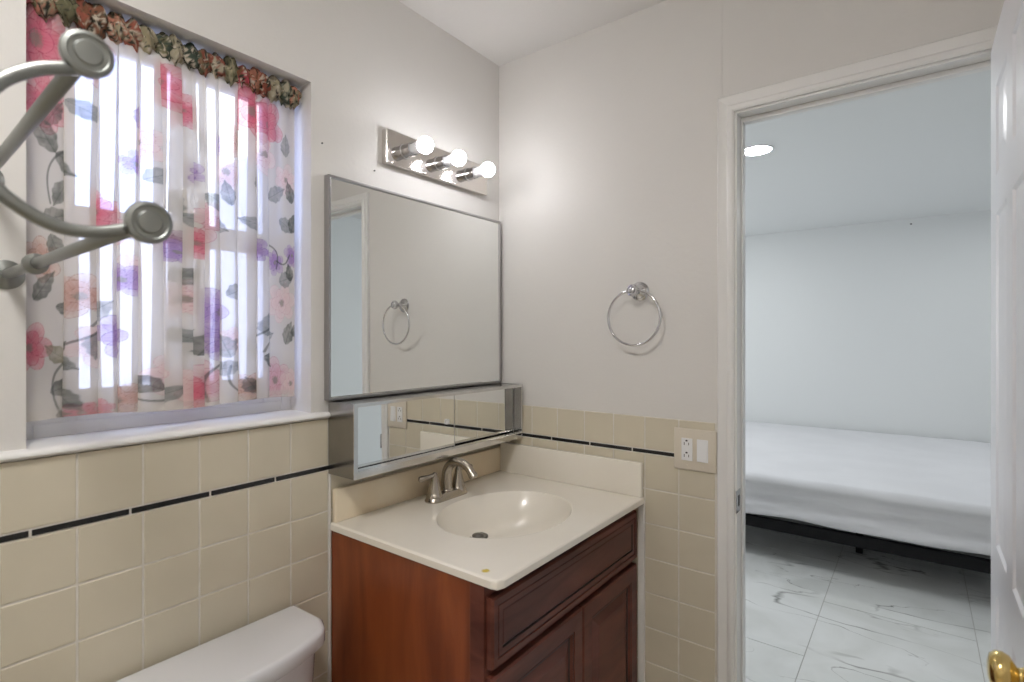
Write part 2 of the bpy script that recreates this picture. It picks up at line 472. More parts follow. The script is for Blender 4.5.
# left wall: runs from the corner to behind the toilet
wainscot(1, BY, -0.0095, -1.3045, 1.1595, wall_left, UP)
wainscot(2, 0.0, 0.8240, 0.3804, 1.129, wall_front)
LN = 0.1549
bm = bmesh.new()
y = -1.3727 - 9 * LN
while y < -0.02:
    a, b = max(y + .0022, BY), min(y + LN - .0022, -0.012)
    if b > a: box(bm, 0, TH + 0.0005, a, b, S0 + UP + .001, S1 + UP - .001, bev=.001)
    y += LN
obj('black_liner', bm, M['black_tile'], wall_left)
bm = bmesh.new()
x = 0.2467 - 2 * LN
while x < 0.81:
    a, b = max(x + .0022, 0.01), min(x + LN - .0022, 0.817)
    if b > a: box(bm, a, b, -(TH + 0.0005), 0, S0 + .001, S1 - .001, bev=.001)
    x += LN
obj('black_liner', bm, M['black_tile'], wall_front)
# right bathroom wall keeps the same wainscot as a plain strip (only seen in reflections)
# caulk lines
struct(obj('trim_3', BX(0.0085, 0.0125, -0.757, -0.751, 0.0, 1.158, bev=.0012), M['caulk']), 'thin white caulk strip on the tile left of the vanity', 'caulk strip')
struct(obj('trim_4', BX(0.579, 0.601, -0.0145, -0.0085, 0.0, 0.864, bev=.0015), M['caulk']), 'narrow white filler strip between vanity front and wall tile', 'filler strip')

# ---- door casing and jamb (trim_1)
trim = sempty('trim_1', 'white painted door casing and jamb around the bedroom doorway', 'door casing')
def casing_profile(w):
    # across the board: (offset from the opening, thickness)
    return [(0, 0), (0, .010), (.006, .013), (.014, .013), (.020, .010), (.028, .0115), (.040, .015), (w - .003, .016), (w, .013), (w, 0)]
CW = 0.046
def casing_side(xo, sgn):
    bm = bmesh.new()
    pr = casing_profile(CW)
    A = [bm.verts.new((xo + sgn * a, -t, 0)) for a, t in pr]
    B = [bm.verts.new((xo + sgn * a, -t, DZ + a)) for a, t in pr]      # mitred top
    n = len(pr)
    for i in range(n - 1): bm.faces.new((A[i], A[i + 1], B[i + 1], B[i]))
    bm.faces.new(A); bm.faces.new(B[::-1])
    bmesh.ops.recalc_face_normals(bm, faces=bm.faces[:])
    autosmooth(obj('side_casing', bm, M['trimpaint'], trim), 25)
casing_side(DX0, -1); casing_side(DX1, 1)
bm = bmesh.new(); pr = casing_profile(CW)
A = [bm.verts.new((DX0 - a, -t, DZ + a)) for a, t in pr]; B = [bm.verts.new((DX1 + a, -t, DZ + a)) for a, t in pr]
for i in range(len(pr) - 1): bm.faces.new((A[i], A[i + 1], B[i + 1], B[i]))
bm.faces.new(A); bm.faces.new(B[::-1]); bmesh.ops.recalc_face_normals(bm, faces=bm.faces[:])
autosmooth(obj('head_casing', bm, M['trimpaint'], trim), 25)
bm = bmesh.new()
box(bm, DX0 - 0.004, DX0 + 0.006, -0.002, WT + .004, 0, DZ + .004, bev=.001)
box(bm, DX1 - 0.002, DX1 + 0.004, -0.002, WT + .004, 0, DZ + .004, bev=.001)
box(bm, DX0 + .006, DX1 - .002, -0.0015, WT + .0035, DZ - 0.006, DZ + 0.0035, bev=.001)
obj('jamb', bm, M['trimpaint'], trim)
bm = bmesh.new()
box(bm, DX0 + .006, DX0 + .012, 0.040, 0.070, 0, DZ - .006, bev=.002)
box(bm, DX1 - .012, DX1 - .002, 0.040, 0.075, 0, DZ - .006, bev=.002)
box(bm, DX0 + .012, DX1 - .012, 0.041, 0.069, DZ - .020, DZ - .006, bev=.002)
obj('door_stop', bm, M['trimpaint'], trim)
st = obj('strike_plate', BX(DX0 + .0055, DX0 + .0075, -0.012, 0.030, 0.875, 0.940, bev=.0008), M['chrome'], trim); st['label'] = 'chrome strike plate'
bm = bmesh.new(); box(bm, DX0 + .0076, DX0 + .0080, 0.004, 0.020, 0.892, 0.923); obj('latch_hole', bm, M['dark'], st)

# ---- open door (door_1), swung into the bathroom on the right jamb
door = sempty('door_1', 'white moulded-panel door standing open at the right of the doorway', 'door')
DXF = 1.422; DTH = 0.035; DW = 0.610; DH = 2.022
def door_leaf():
    bm = bmesh.new()
    y1 = -0.004; y0 = y1 - DW
    st_ = 0.10; mid = 0.075
    pw = (DW - 2 * st_ - mid) / 2
    rows = ((0.22, 0.62), (0.94, 0.70), (1.72, 0.19))
    ys = [y0, y0 + st_, y0 + st_ + pw, y0 + st_ + pw + mid, y0 + st_ + 2 * pw + mid, y1]
    zs = [0.008]
    for z, h in rows: zs += [z, z + h]
    zs.append(DH)
    for face, nx in ((DXF, -1), (DXF + DTH, 1)):
        for i in range(5):
            for j in range(len(zs) - 1):
                a, b, c, d = ys[i], ys[i + 1], zs[j], zs[j + 1]
                if i in (1, 3) and j in (1, 3, 5):
                    moulded(bm, (face, a, c), (0, 1, 0), (0, 0, 1), (nx, 0, 0), b - a, d - c,
                            [(0, 0), (.006, -.004), (.016, -.004), (.040, -.0008), (.046, 0.0)])
                else:
                    bm.faces.new([bm.verts.new(p) for p in ((face, a, c), (face, b, c), (face, b, d), (face, a, d))])
    for (a, b) in ((y0, y0), (y1, y1)):
        bm.faces.new([bm.verts.new(p) for p in ((DXF, a, .008), (DXF + DTH, a, .008), (DXF + DTH, a, DH), (DXF, a, DH))])
    for z in (.008, DH):
        bm.faces.new([bm.verts.new(p) for p in ((DXF, y0, z), (DXF + DTH, y0, z), (DXF + DTH, y1, z), (DXF, y1, z))])
    bmesh.ops.remove_doubles(bm, verts=bm.verts[:], dist=1e-5)
    bmesh.ops.recalc_face_normals(bm, faces=bm.faces[:])
    return bm
obj('door_leaf', door_leaf(), M['doorpaint'], door)
KY, KZ = -0.004 - DW + 0.052, 0.892
def knob(sgn, x):
    bm = bmesh.new()
    ax = '-x' if sgn < 0 else 'x'
    lathe(bm, [(.033, 0), (.033, .003), (.029, .007), (.014, .009), (.011, .014), (.011, .017), (.016, .020), (.024, .025), (.0275, .033), (.0265, .041), (.021, .047), (.012, .0495), (.0, .050)], ax, (x, KY, KZ), 36)
    k = obj('door_knob', bm, M['brass'], door, True); k['label'] = 'polished brass knob'
knob(-1, DXF); knob(1, DXF + DTH)
for z in (0.25, 1.02, 1.78):
    bm = bmesh.new(); lathe(bm, [(.006, 0), (.006, .09)], 'z', (DX1 - .004, -0.010, z), 14)
    box(bm, DX1 - .030, DX1 - .006, -.0045, -.0030, z, z + .09)
    obj('hinge', bm, M['brass'], door)

# ---- window (window_1): frame, two sashes, panes, sill
win = sempty('window_1', 'white double-hung window behind the floral curtain', 'window')
fx0, fx1 = -0.150, -0.098
bm = bmesh.new()
box(bm, fx0, fx1, WY0, WY0 + 0.028, WZ0, WZ1, bev=.002)
box(bm, fx0, fx1, WY1 - 0.028, WY1, WZ0, WZ1, bev=.002)
box(bm, fx0, fx1 - .001, WY0 + .028, WY1 - .028, WZ1 - 0.022, WZ1)
box(bm, fx0, fx1 - .001, WY0 + .028, WY1 - .028, WZ0, 1.207, bev=.002)
obj('window_frame', bm, M['sash'], win)
def sash(name, xa, xb, z0, z1, rb, rt, rl, rr):
    s = bmesh.new(); y0, y1 = WY0 + .026, WY1 - .026
    box(s, xa, xb - .0008, y0 + rl, y1 - rr, z0, z0 + rb); box(s, xa, xb - .0008, y0 + rl, y1 - rr, z1 - rt, z1)
    box(s, xa, xb, y0, y0 + rl, z0, z1, bev=.002); box(s, xa, xb, y1 - rr, y1, z0, z1, bev=.002)
    o = obj(name, s, M['sash'], win)
    obj('pane', BX((xa + xb) / 2 - .002, (xa + xb) / 2 + .002, y0 + rl - .003, y1 - rr + .003, z0 + rb - .003, z1 - rt + .003), M['glass'], o)
    return o
sash('lower_sash', -0.122, -0.101, 1.200, 1.655, 0.072, 0.055, 0.076, 0.052)
sash('upper_sash', -0.147, -0.126, 1.612, 2.042, 0.045, 0.028, 0.076, 0.040)
bm = bmesh.new()
prism(bm, [(-.10, 1.156), (-.10, 1.180), (0.0, 1.178), (.010, 1.177), (.016, 1.1745), (.0195, 1.170), (.0195, 1.166), (.016, 1.162), (.010, 1.160), (0.0, 1.160)], 'y', BY, -0.748)
sl = obj('window_sill', bm, M['trimpaint'], win); autosmooth(sl, 40)

# outside: neighbour's pale wall and the ground between
struct(obj('wall_outside', BX(-3.3, -3.1, -6, 6, -0.3, 2.2), M['outside']), 'bright pale stucco wall seen through the lower window panes', 'wall')
struct(obj('ground_outside', BX(-9, -EXT, -8, 8, -0.5, -0.3), M['ground']), 'pale concrete ground outside the window', 'ground')

# ---------------------------------------------------------------- curtain rod and curtain
rod = thing('curtain_rod', 'thin white spring tension rod across the top of the window', 'curtain rod', (-0.05, WY0, 2.026))
bm = bmesh.new(); lathe(bm, [(.0055, 0.004), (.0055, 0.569)], 'y', (0, 0, 0), 14)
obj('rod', bm, M['plastic'], rod, True)
bm = bmesh.new()
pts = [(.0068 * math.cos(t * 0.7), .537 + t * .00045, .0068 * math.sin(t * 0.7)) for t in range(0, 63)]
tube(bm, pts, .0011, 6)
obj('spring', bm, M['chrome'], rod, True)
for a in (0.0, 0.567):
    bm = bmesh.new(); lathe(bm, [(.009, a), (.009, a + .006)], 'y', (0, 0, 0), 16); obj('end_cap', bm, M['plastic'], rod)

# --- the print, drawn in cloth coordinates (s metres across the flat cloth, z height)
ROSE = [(0.62, 0.20, 0.26), (0.72, 0.34, 0.38), (0.50, 0.10, 0.16)]
SLEN = 1.05; NS, NZ = 760, 400
ZB, ZT = 1.220, 2.022
YL, YR = -1.368, -0.820

def draw_print(Sx, Zx):
    """returns rgb and dye strength on arrays of cloth coordinates"""
    rng = np.random.default_rng(11)
    shp = Sx.shape
    rgb = np.empty(shp + (3,)); rgb[:] = (0.73, 0.69, 0.64)
    al = np.zeros(shp)
    def put(mask, col, a):
        m = np.clip(mask, 0, 1) * a
        for k in range(3): rgb[..., k] = rgb[..., k] * (1 - m) + col[k] * m
        np.maximum(al, m, out=al)
    def sm(v, w): return np.clip(v / w + .5, 0, 1)
    def leaf(cx, cz, ln, wd, ang, col, a=.8):
        ln *= 1.22; wd *= .82
        ca, sa = math.cos(ang), math.sin(ang)
        u = ((Sx - cx) * ca + (Zx - cz) * sa) / ln; v = (-(Sx - cx) * sa + (Zx - cz) * ca) / wd
        ins = (u > 0) & (u < 1)
        prof = np.where(ins, np.clip(np.sin(np.clip(u, 0, 1) * PI), 0, 1) ** .8 * (1.35 - .75 * u), 0) + .06 * np.sin(u * 26)
        m = np.where(ins, sm(prof - np.abs(v), .12), 0)
        vein = np.where(ins, np.clip(1 - np.abs(v) / .07, 0, 1) + .5 * np.clip(1 - np.abs(((u * 5 - np.abs(v)) % 1) - .5) / .08, 0, 1), 0)
        put(m * (.55 + .6 * mott), col, a); put(m * np.clip(vein, 0, 1), tuple(c * .55 for c in col), a * .6)
    def stem(p, q, bend, wd, col, a=.75):
        n = 70; px, pz = p; qx, qz = q; dx, dz = qx - px, qz - pz
        best = np.full(shp, 9.0)
        prev = None
        for i in range(n + 1):
            t = i / n; x = px + dx * t - dz * bend * math.sin(PI * t); z = pz + dz * t + dx * bend * math.sin(PI * t)
            best = np.minimum(best, (Sx - x) ** 2 + (Zx - z) ** 2)
        put(sm(wd - np.sqrt(best), wd * .6), col, a)
    # soft watercolour mottling shared by all motifs
    def vnoise(f, seed):
        g_ = np.random.default_rng(seed).uniform(0, 1, (256, 256))
        u = Sx * f; v = Zx * f
        iu = np.floor(u).astype(int); iv = np.floor(v).astype(int); fu = u - iu; fv = v - iv
        fu = fu * fu * (3 - 2 * fu); fv = fv * fv * (3 - 2 * fv)
        G_ = lambda a_, b_: g_[b_ % 256, a_ % 256]
        return (G_(iu, iv) * (1 - fu) + G_(iu + 1, iv) * fu) * (1 - fv) + (G_(iu, iv + 1) * (1 - fu) + G_(iu + 1, iv + 1) * fu) * fv
    mott = .55 * vnoise(55, 1) + .45 * vnoise(160, 2)
    fine = vnoise(420, 3)
    def petal(cx, cz, pr_, ang, cols, a):
        ca, sa = math.cos(ang), math.sin(ang)
        u = ((Sx - cx) * ca + (Zx - cz) * sa) / pr_; v = (-(Sx - cx) * sa + (Zx - cz) * ca) / (pr_ * .82)
        q = np.sqrt(u * u + v * v) + .16 * (mott - .5)
        m = sm(1 - q, .14)
        shade = np.clip(.15 + .75 * (1 - q) + .7 * (mott - .45), 0, 1)      # dye is denser towards the heart of each petal
        put(m * (.5 + .45 * mott), cols[1], a)
        put(m * shade * (.5 + .5 * (np.sin(np.arctan2(v, u + 1.2) * 34) * .5 + .5)), cols[0], a * .8)
        put(np.clip(1 - np.abs(q - .97) / .05, 0, 1), cols[2], a * .8)
    def rose(cx, cz, r, cols, a=.75):
        ph = rng.uniform(0, 6)
        for ring_, (n_, rd, ps) in enumerate(((6, .62, .46), (5, .36, .38), (3, .14, .28))):
            for k in range(n_):
                an = ph + ring_ * .6 + 2 * PI * k / n_ + rng.uniform(-.2, .2)
                petal(cx + r * rd * math.cos(an), cz + r * rd * math.sin(an), r * ps * rng.uniform(.85, 1.15), an, cols, a * (.72 + .12 * ring_))
        rr = np.sqrt((Sx - cx) ** 2 + (Zx - cz) ** 2) / r
        put(sm(.17 + .12 * (fine - .5) - rr, .1), (0.25, 0.24, 0.20), a * .8)
    pink = ((0.60, 0.24, 0.30), (0.76, 0.52, 0.54), (0.42, 0.10, 0.15))
    palep = ((0.74, 0.46, 0.45), (0.82, 0.67, 0.64), (0.58, 0.30, 0.31))
    deep = ((0.62, 0.07, 0.14), (0.74, 0.24, 0.30), (0.40, 0.02, 0.07))
    coral = ((0.45, 0.16, 0.11), (0.68, 0.48, 0.40), (0.26, 0.08, 0.06))
    purple = ((0.30, 0.16, 0.42), (0.44, 0.30, 0.56), (0.16, 0.08, 0.26))
    plum = ((0.26, 0.12, 0.20), (0.38, 0.24, 0.32), (0.14, 0.06, 0.10))
    green = (0.07, 0.085, 0.07); grey = (0.20, 0.22, 0.22); olive = (0.22, 0.20, 0.12); dk = (0.07, 0.08, 0.07)
    F = lambda f: f * SLEN
    # (fraction across, height, size)
    for f, z, r, c in ((.02, 1.95, .075, deep), (.03, 1.83, .05, deep), (.20, 1.635, .040, deep), (.255, 1.61, .034, pink), (.60, 1.655, .042, pink), (.56, 1.60, .030, deep),
                       (.925, 1.265, .050, pink), (.985, 1.255, .035, palep), (.60, 1.275, .046, pink), (.55, 1.245, .040, deep), (.50, 1.265, .040, palep), (.95, 1.47, .046, palep),
                       (.51, 1.47, .040, palep), (.13, 1.46, .036, coral), (.155, 1.36, .036, palep), (.31, 1.52, .034, palep), (.27, 1.245, .034, coral), (.03, 1.53, .034, coral), (.005, 1.36, .04, deep),
                       (.80, 1.95, .060, deep), (.885, 1.93, .060, deep), (.87, 1.85, .045, palep), (.965, 1.80, .034, palep), (.17, 1.955, .05, pink), (.43, 1.945, .045, deep), (.50, 1.90, .035, deep),
                       (.69, 1.78, .040, palep), (.72, 1.86, .035, coral), (.35, 1.80, .036, palep), (.71, 1.37, .028, palep), (.40, 1.30, .038, palep), (.79, 1.25, .032, coral), (.20, 1.225, .02, deep), (.13, 1.225, .018, deep),
                       (.99, 1.60, .026, purple), (.925, 1.575, .028, purple), (.85, 1.60, .024, purple), (.44, 1.60, .026, plum), (.455, 1.575, .022, purple), (.24, 1.38, .04, purple), (.28, 1.50, .03, purple),
                       (.635, 1.44, .05, purple), (.64, 1.37, .035, purple), (.54, 1.76, .026, purple), (.66, 1.84, .024, purple), (.30, 1.75, .024, purple)):
        rose(F(f), z, r * 1.18, c, .92)
    for f, z, ln, wd, an, c in ((.06, 1.74, .075, .028, 2.2, green), (.06, 1.74, .070, .030, -.5, green), (.08, 1.69, .05, .02, -2.0, green), (.04, 1.79, .05, .02, 1.0, green),
                                (.03, 1.60, .055, .026, .4, green), (.05, 1.58, .045, .02, -1.2, green), (.015, 1.45, .06, .022, .9, green), (.06, 1.44, .035, .016, -.3, green),
                                (.08, 1.33, .045, .020, 2.5, olive), (.08, 1.33, .045, .020, .8, green), (.09, 1.34, .04, .018, -.6, green), (.05, 1.27, .045, .02, .4, dk), (.10, 1.28, .05, .018, -1.0, green), (.06, 1.225, .055, .02, 0, dk),
                                (.165, 1.52, .075, .032, 1.3, grey), (.18, 1.41, .05, .022, .8, grey), (.155, 1.39, .05, .024, -1.8, grey), (.49, 1.52, .045, .024, .1, green), (.525, 1.375, .05, .02, 2.6, grey), (.565, 1.34, .055, .026, 1.2, green),
                                (.56, 1.345, .04, .022, 3.0, grey), (.67, 1.30, .05, .022, .2, grey), (.69, 1.48, .045, .024, .5, grey), (.70, 1.33, .05, .026, 1.9, grey), (.865, 1.38, .05, .018, 1.5, grey), (.87, 1.37, .045, .02, .35, grey), (.86, 1.33, .05, .024, -.5, green), (.85, 1.36, .045, .02, -2.4, grey),
                                (.965, 1.36, .055, .026, 1.2, green), (.985, 1.39, .05, .022, .3, green), (.94, 1.525, .05, .026, .3, grey), (.985, 1.53, .04, .018, 1.8, green), (.33, 1.25, .05, .022, 1.4, grey), (.38, 1.265, .05, .022, 2.5, dk), (.80, 1.235, .04, .018, 2, dk), (.42, 1.24, .05, .02, .6, grey),
                                (.24, 1.90, .05, .02, -1, grey), (.31, 1.88, .05, .02, -1.6, purple[0]), (.36, 1.72, .05, .02, .7, grey), (.47, 1.72, .06, .026, -1.0, grey), (.50, 1.66, .05, .022, -.3, grey), (.58, 1.82, .05, .02, 1.2, grey), (.61, 1.72, .055, .024, -.6, grey), (.64, 1.66, .05, .024, -.4, grey),
                                (.70, 1.70, .05, .02, 1.8, grey), (.75, 1.80, .05, .02, -1.5, grey), (.80, 1.76, .05, .02, .8, grey), (.90, 1.74, .06, .026, .5, grey), (.94, 1.69, .055, .024, -.4, grey), (.965, 1.86, .05, .022, 1.6, grey), (.99, 1.74, .05, .022, 1.9, green), (.82, 1.66, .045, .02, 2.9, grey), (.10, 1.90, .055, .024, -1.6, olive), (.12, 1.85, .05, .022, -.5, grey), (.985, 1.66, .05, .024, 1.2, green)):
        leaf(F(f), z, ln, wd, an, c, .82)
    for f0, z0, f1, z1, b, c in ((.05, 1.64, .09, 1.76, .2, dk), (.07, 1.22, .11, 1.36, .25, dk), (.11, 1.36, .16, 1.46, -.2, dk), (.14, 1.40, .18, 1.41, .3, dk), (.84, 1.28, .87, 1.40, .2, dk), (.86, 1.34, .90, 1.375, .2, dk), (.90, 1.62, .93, 1.56, .3, dk),
                                 (.93, 1.58, .98, 1.60, -.3, dk), (.73, 1.235, .70, 1.31, .2, dk), (.73, 1.235, .80, 1.225, -.3, dk), (.41, 1.25, .33, 1.27, .2, dk), (.62, 1.23, .66, 1.34, .2, dk), 
                                  (.53, 1.30, .56, 1.40, .2, dk)):
        stem((F(f0), z0), (F(f1), z1), b, .0023, c, .7)
    # thin dyed hem at the bottom
    hem = sm(.010 - np.abs(Zx - (ZB + .008)), .004)
    put(hem, (0.62, 0.56, 0.50), .35)
    return rgb, al

def smoothstep(a, b, x):
    t = np.clip((x - a) / (b - a), 0, 1); return t * t * (3 - 2 * t)

def curtain_surface():
    s = np.linspace(0, SLEN, NS); z = np.linspace(ZB, ZT, NZ)
    t = (s / SLEN)[None, :]; zz = z[:, None]
    h = (zz - ZB) / (ZT - ZB)
    # centre panels are pleated, both ends hang nearly flat
    env = smoothstep(.05, .13, t) * (1 - smoothstep(.84, .92, t))
    flat_share = .55
    dens = 1 - .30 * env                              # cloth advance per width: pleated cloth advances slowly
    dens = dens / dens.mean()
    cum = np.cumsum(dens, axis=1); cum = (cum - cum[:, :1]) / (cum[:, -1:] - cum[:, :1])
    ybase = YL + (YR - YL) * cum
    nf = 14.0
    ph = 2 * PI * (nf * t + .20 * np.sin(2 * PI * (1.7 * t + .1)) + .12 * np.sin(2 * PI * 3.3 * t + 1.2)) + .35 * np.sin(3 * h + 9 * t)
    amp = (.0225 + .008 * np.sin(2 * PI * 2.3 * t + 1) + .002 * np.sin(7 * h + 20 * t)) * (.70 + .30 * (1 - h)) * env
    y = ybase + amp * np.sin(ph) + .0018 * np.sin(5 * h + 8 * t) * env
    x = -.052 + .013 * env * np.cos(ph) * (.6 + .4 * (1 - h)) + .004 * np.sin(2 * PI * 2.6 * t + 2) + .003 * np.sin(2 * PI * 21 * t) * smoothstep(.55, 1, h)
    zo = zz + .004 * np.sin(2 * PI * 1.5 * t) * (1 - h) + 0 * t
    return s, z, x + 0 * zz, y + 0 * zz, zo

def grid_mesh(name, X, Y, Z, rgb=None, al=None, mat_=None, parent=None):
    nz, ns = X.shape
    co = np.stack([X, Y, Z], -1).reshape(-1, 3)
    i = np.arange(nz * ns).reshape(nz, ns)
    f = np.stack([i[:-1, :-1], i[:-1, 1:], i[1:, 1:], i[1:, :-1]], -1).reshape(-1, 4)
    me = bpy.data.meshes.new(name)
    me.vertices.add(len(co)); me.vertices.foreach_set('co', co.ravel())
    me.loops.add(f.size); me.loops.foreach_set('vertex_index', f.ravel().astype(np.int32))
    me.polygons.add(len(f)); me.polygons.foreach_set('loop_start', np.arange(0, f.size, 4, dtype=np.int32))
    me.update(calc_edges=True)
    if rgb is not None:
        ca = me.color_attributes.new('print', 'FLOAT_COLOR', 'POINT')
        ca.data.foreach_set('color', np.concatenate([rgb, al[..., None]], -1).reshape(-1).astype(np.float32))
    return link(name, me, mat_, parent, True)

curtain = thing('window_curtain', 'sheer floral rose-print curtain gathered on the rod in the window', 'curtain', (0, 0, 0))
s, z, X, Y, Z = curtain_surface()
SX, ZX = np.meshgrid(s, z)
rgb, al = draw_print(SX, ZX)
grid_mesh('panel', X, Y, Z, rgb, al, M['sheer'], curtain)
# gathered rod pocket: a lumpy crumpled tube round the rod with a small ruffle above
def header():
    n1, n2 = 700, 40
    yy = np.linspace(YL - .004, YR + .006, n1)[None, :]; th = np.linspace(0, 2 * PI, n2)[:, None]
    rng = np.random.default_rng(3)
    puff = np.zeros_like(yy)
    cs = np.arange(YL, YR + .02, .0285); cs = cs + rng.uniform(-.006, .006, len(cs)); sz = rng.uniform(.75, 1.25, len(cs))
    for c, q in zip(cs, sz): puff = np.maximum(puff, q * np.exp(-((yy - c) / .0125) ** 2))
    rad = .0125 + .0115 * puff * (1 + .30 * np.sin(3 * th + 90 * yy)) + .0022 * np.sin(5 * th + 310 * yy) + .0016 * np.sin(470 * yy + 2 * th) + .0016 * np.sin(9 * th + 700 * yy)
    Xh = -.050 + rad * np.cos(th) * 1.05; Zh = 2.026 + rad * np.sin(th) * 1.3; Yh = yy + .003 * np.sin(4 * th + 200 * yy)
    pal = np.array([(.16, .15, .09), (.30, .10, .07), (.34, .30, .20), (.07, .09, .07), (.46, .20, .14), (.22, .10, .06), (.40, .36, .27), (.42, .07, .09)])
    order = [7, 2, 0, 5, 3, 4, 1, 2, 0, 6, 3, 1, 6, 0, 5, 4, 1, 2, 3, 2, 6, 0]
    k = np.argmin(np.abs(yy[..., None] - cs[None, None, :]), -1)
    base = pal[np.array([order[i % len(order)] for i in range(len(cs))])[k]]            # (1, n1, 3)
    alt = pal[np.array([order[(i * 3 + 2) % len(order)] for i in range(len(cs))])[k]]
    def vn(sy, st, seed):
        g_ = np.random.default_rng(seed).uniform(0, 1, (64, 256))
        u = (yy - YL) * sy + 0 * th; v = th * st + 0 * yy
        iu = np.floor(u).astype(int); iv = np.floor(v).astype(int); fu = u - iu; fv = v - iv
        fu = fu * fu * (3 - 2 * fu); fv = fv * fv * (3 - 2 * fv)
        G_ = lambda a_, b_: g_[b_ % 64, a_ % 256]
        return (G_(iu, iv) * (1 - fu) + G_(iu + 1, iv) * fu) * (1 - fv) + (G_(iu, iv + 1) * (1 - fu) + G_(iu + 1, iv + 1) * fu) * fv
    w = smoothstep(.35, .65, vn(110, 2.2, 1) * .6 + vn(300, 5, 2) * .4)[..., None]
    col = base * (1 - w) + alt * w
    w2 = smoothstep(.60, .75, vn(90, 2.0, 5) * .5 + vn(260, 6, 6) * .5)[..., None]
    col = col * (1 - w2) + np.array((.58, .50, .40)) * w2
    w3 = smoothstep(.60, .72, vn(150, 3.0, 8) * .5 + vn(340, 6, 9) * .5)[..., None]
    col = col * (1 - w3) + np.array((.05, .05, .04)) * w3
    a = np.full(Xh.shape, .9)
    grid_mesh('rod_pocket', Xh, Yh, Zh, col, a, M['ruffle'], curtain)
header()

# ---------------------------------------------------------------- mirror and mirror cabinet
mir = thing('wall_mirror', 'large framed wall mirror above the shallow mirrored cabinet', 'mirror', (0, 0, 0))
MY0, MY1, MZ0, MZ1 = -0.766, -0.014, 1.208, 1.822
glass_ = obj('mirror_glass', BX(0.006, 0.020, MY0 + .004, MY1 - .004, MZ0 + .004, MZ1 - .004), M['mirror'], mir)
bm = bmesh.new(); fw = .0075
for (a, b, c, d) in ((MY0, MY1, MZ1 - fw, MZ1), (MY0, MY1, MZ0, MZ0 + fw), (MY0, MY0 + fw, MZ0 + fw, MZ1 - fw), (MY1 - fw, MY1, MZ0 + fw, MZ1 - fw)):
    box(bm, 0.001, 0.023, a, b, c, d, bev=.0012)
obj('mirror_frame', bm, M['frame'], mir)

mc = thing('mirror_cabinet', 'low stainless steel cabinet with two sliding mirror doors above the sink', 'cabinet', (0, 0, 0))
CY0, CY1, CZ0, CZ1, CX = -0.758, -0.012, 1.008, 1.205, 0.120
bm = bmesh.new()
box(bm, 0.0095, CX, CY0, CY0 + .004, CZ0, CZ1)
box(bm, 0.0095, CX, CY1 - .004, CY1, CZ0, CZ1)
box(bm, 0.0095, CX, CY0 + .004, CY1 - .004, CZ1 - .0045, CZ1 - .0005)
box(bm, 0.0095, CX, CY0 + .004, CY1 - .004, CZ0 + .0005, CZ0 + .0045)
box(bm, 0.010, .013, CY0 + .004, CY1 - .004, CZ0 + .0045, CZ1 - .0045)
obj('cabinet_box', bm, M['box_steel'], mc)
bm = bmesh.new()
box(bm, CX + .0002, CX + .0035, CY0 - .001, CY0 + .012, CZ0 - .001, CZ1 + .001, bev=.0008)
box(bm, CX + .0002, CX + .0035, CY1 - .006, CY1 + .001, CZ0 - .001, CZ1 + .001, bev=.0008)
box(bm, CX + .0002, CX + .0030, CY0 + .012, CY1 - .006, CZ1 - .009, CZ1 + .0008, bev=.0008)
box(bm, CX - .022, CX + .0030, CY0 + .012, CY1 - .006, CZ0 - .0012, CZ0 + .020, bev=.0016)
obj('face_rail', bm, M['rail_steel'], mc)
split = -0.345
def tilt(o, x, z, a):
    """lean an object back about a horizontal line along y through (x, z)"""
    o.rotation_euler = (0, a, 0)
    o.location = Vector((x, 0, z)) - Matrix.Rotation(a, 3, 'Y') @ Vector((x, 0, z))
tilt(glass_, .020, MZ0, -.0040)
for k, (a, b, xx) in enumerate(((CY0 + .006, split, .091), (split - .02, CY1 - .0045, .083))):
    o = obj('sliding_mirror', BX(xx - .004, xx, a, b, CZ0 + .012, CZ1 - .006), M['mirror'], mc)
    tilt(o, xx, CZ0 + .012, -.006)
    if k == 0:
        bm = bmesh.new(); box(bm, xx, xx + .006, split - .042, split - .028, 1.102, 1.118, bev=.002)
        box(bm, xx + .006, xx + .008, split - .038, split - .032, 1.106, 1.114, bev=.001)
        q = obj('finger_pull', bm, M['plastic'], o); q['label'] = 'small white finger pull'
    bm = bmesh.new(); box(bm, xx - .0045, xx + .0008, b - .0018, b, CZ0 + .012, CZ1 - .006)
    obj('edge_strip', bm, M['frame'], o)

# ---------------------------------------------------------------- vanity light
vl = thing('vanity_light', 'mirror-finish bar light with three round lit bulbs above the mirror', 'light', (0, 0, 0))
bm = bmesh.new(); box(bm, 0.0, .026, -0.570, -0.100, 1.904, 2.008, bev=.004, seg=3)
obj('back_plate', bm, M['plate'], vl)
for y in (-0.500, -0.354, -0.208):
    bm = bmesh.new(); lathe(bm, [(.020, .024), (.0235, .026), (.0235, .029), (.0205, .032), (.0205, .058), (.0215, .061), (.0215, .065), (.0175, .065), (.0175, .050)], 'x', (0, y, 1.955), 32, cap1=False)
    sk = obj('lamp_socket', bm, M['chrome'], vl); autosmooth(sk, 40)
    bm = bmesh.new(); lathe(bm, [(.0155, .052), (.016, .072), (.0175, .085), (.0195, .100)], 'x', (0, y, 1.955), 28, cap1=False)
    nk = obj('bulb_neck', bm, M['neck'], sk, True)
    bm = bmesh.new(); cx = .117; r = .0250
    lathe(bm, [(max(r * math.cos(a), 1e-5) , cx + r * math.sin(a)) for a in [(-0.78 + (PI / 2 + 0.78) * i / 16) for i in range(17)]], 'x', (0, y, 1.955), 32, cap1=False)
    b = obj('bulb', bm, M['bulb'], vl, True)

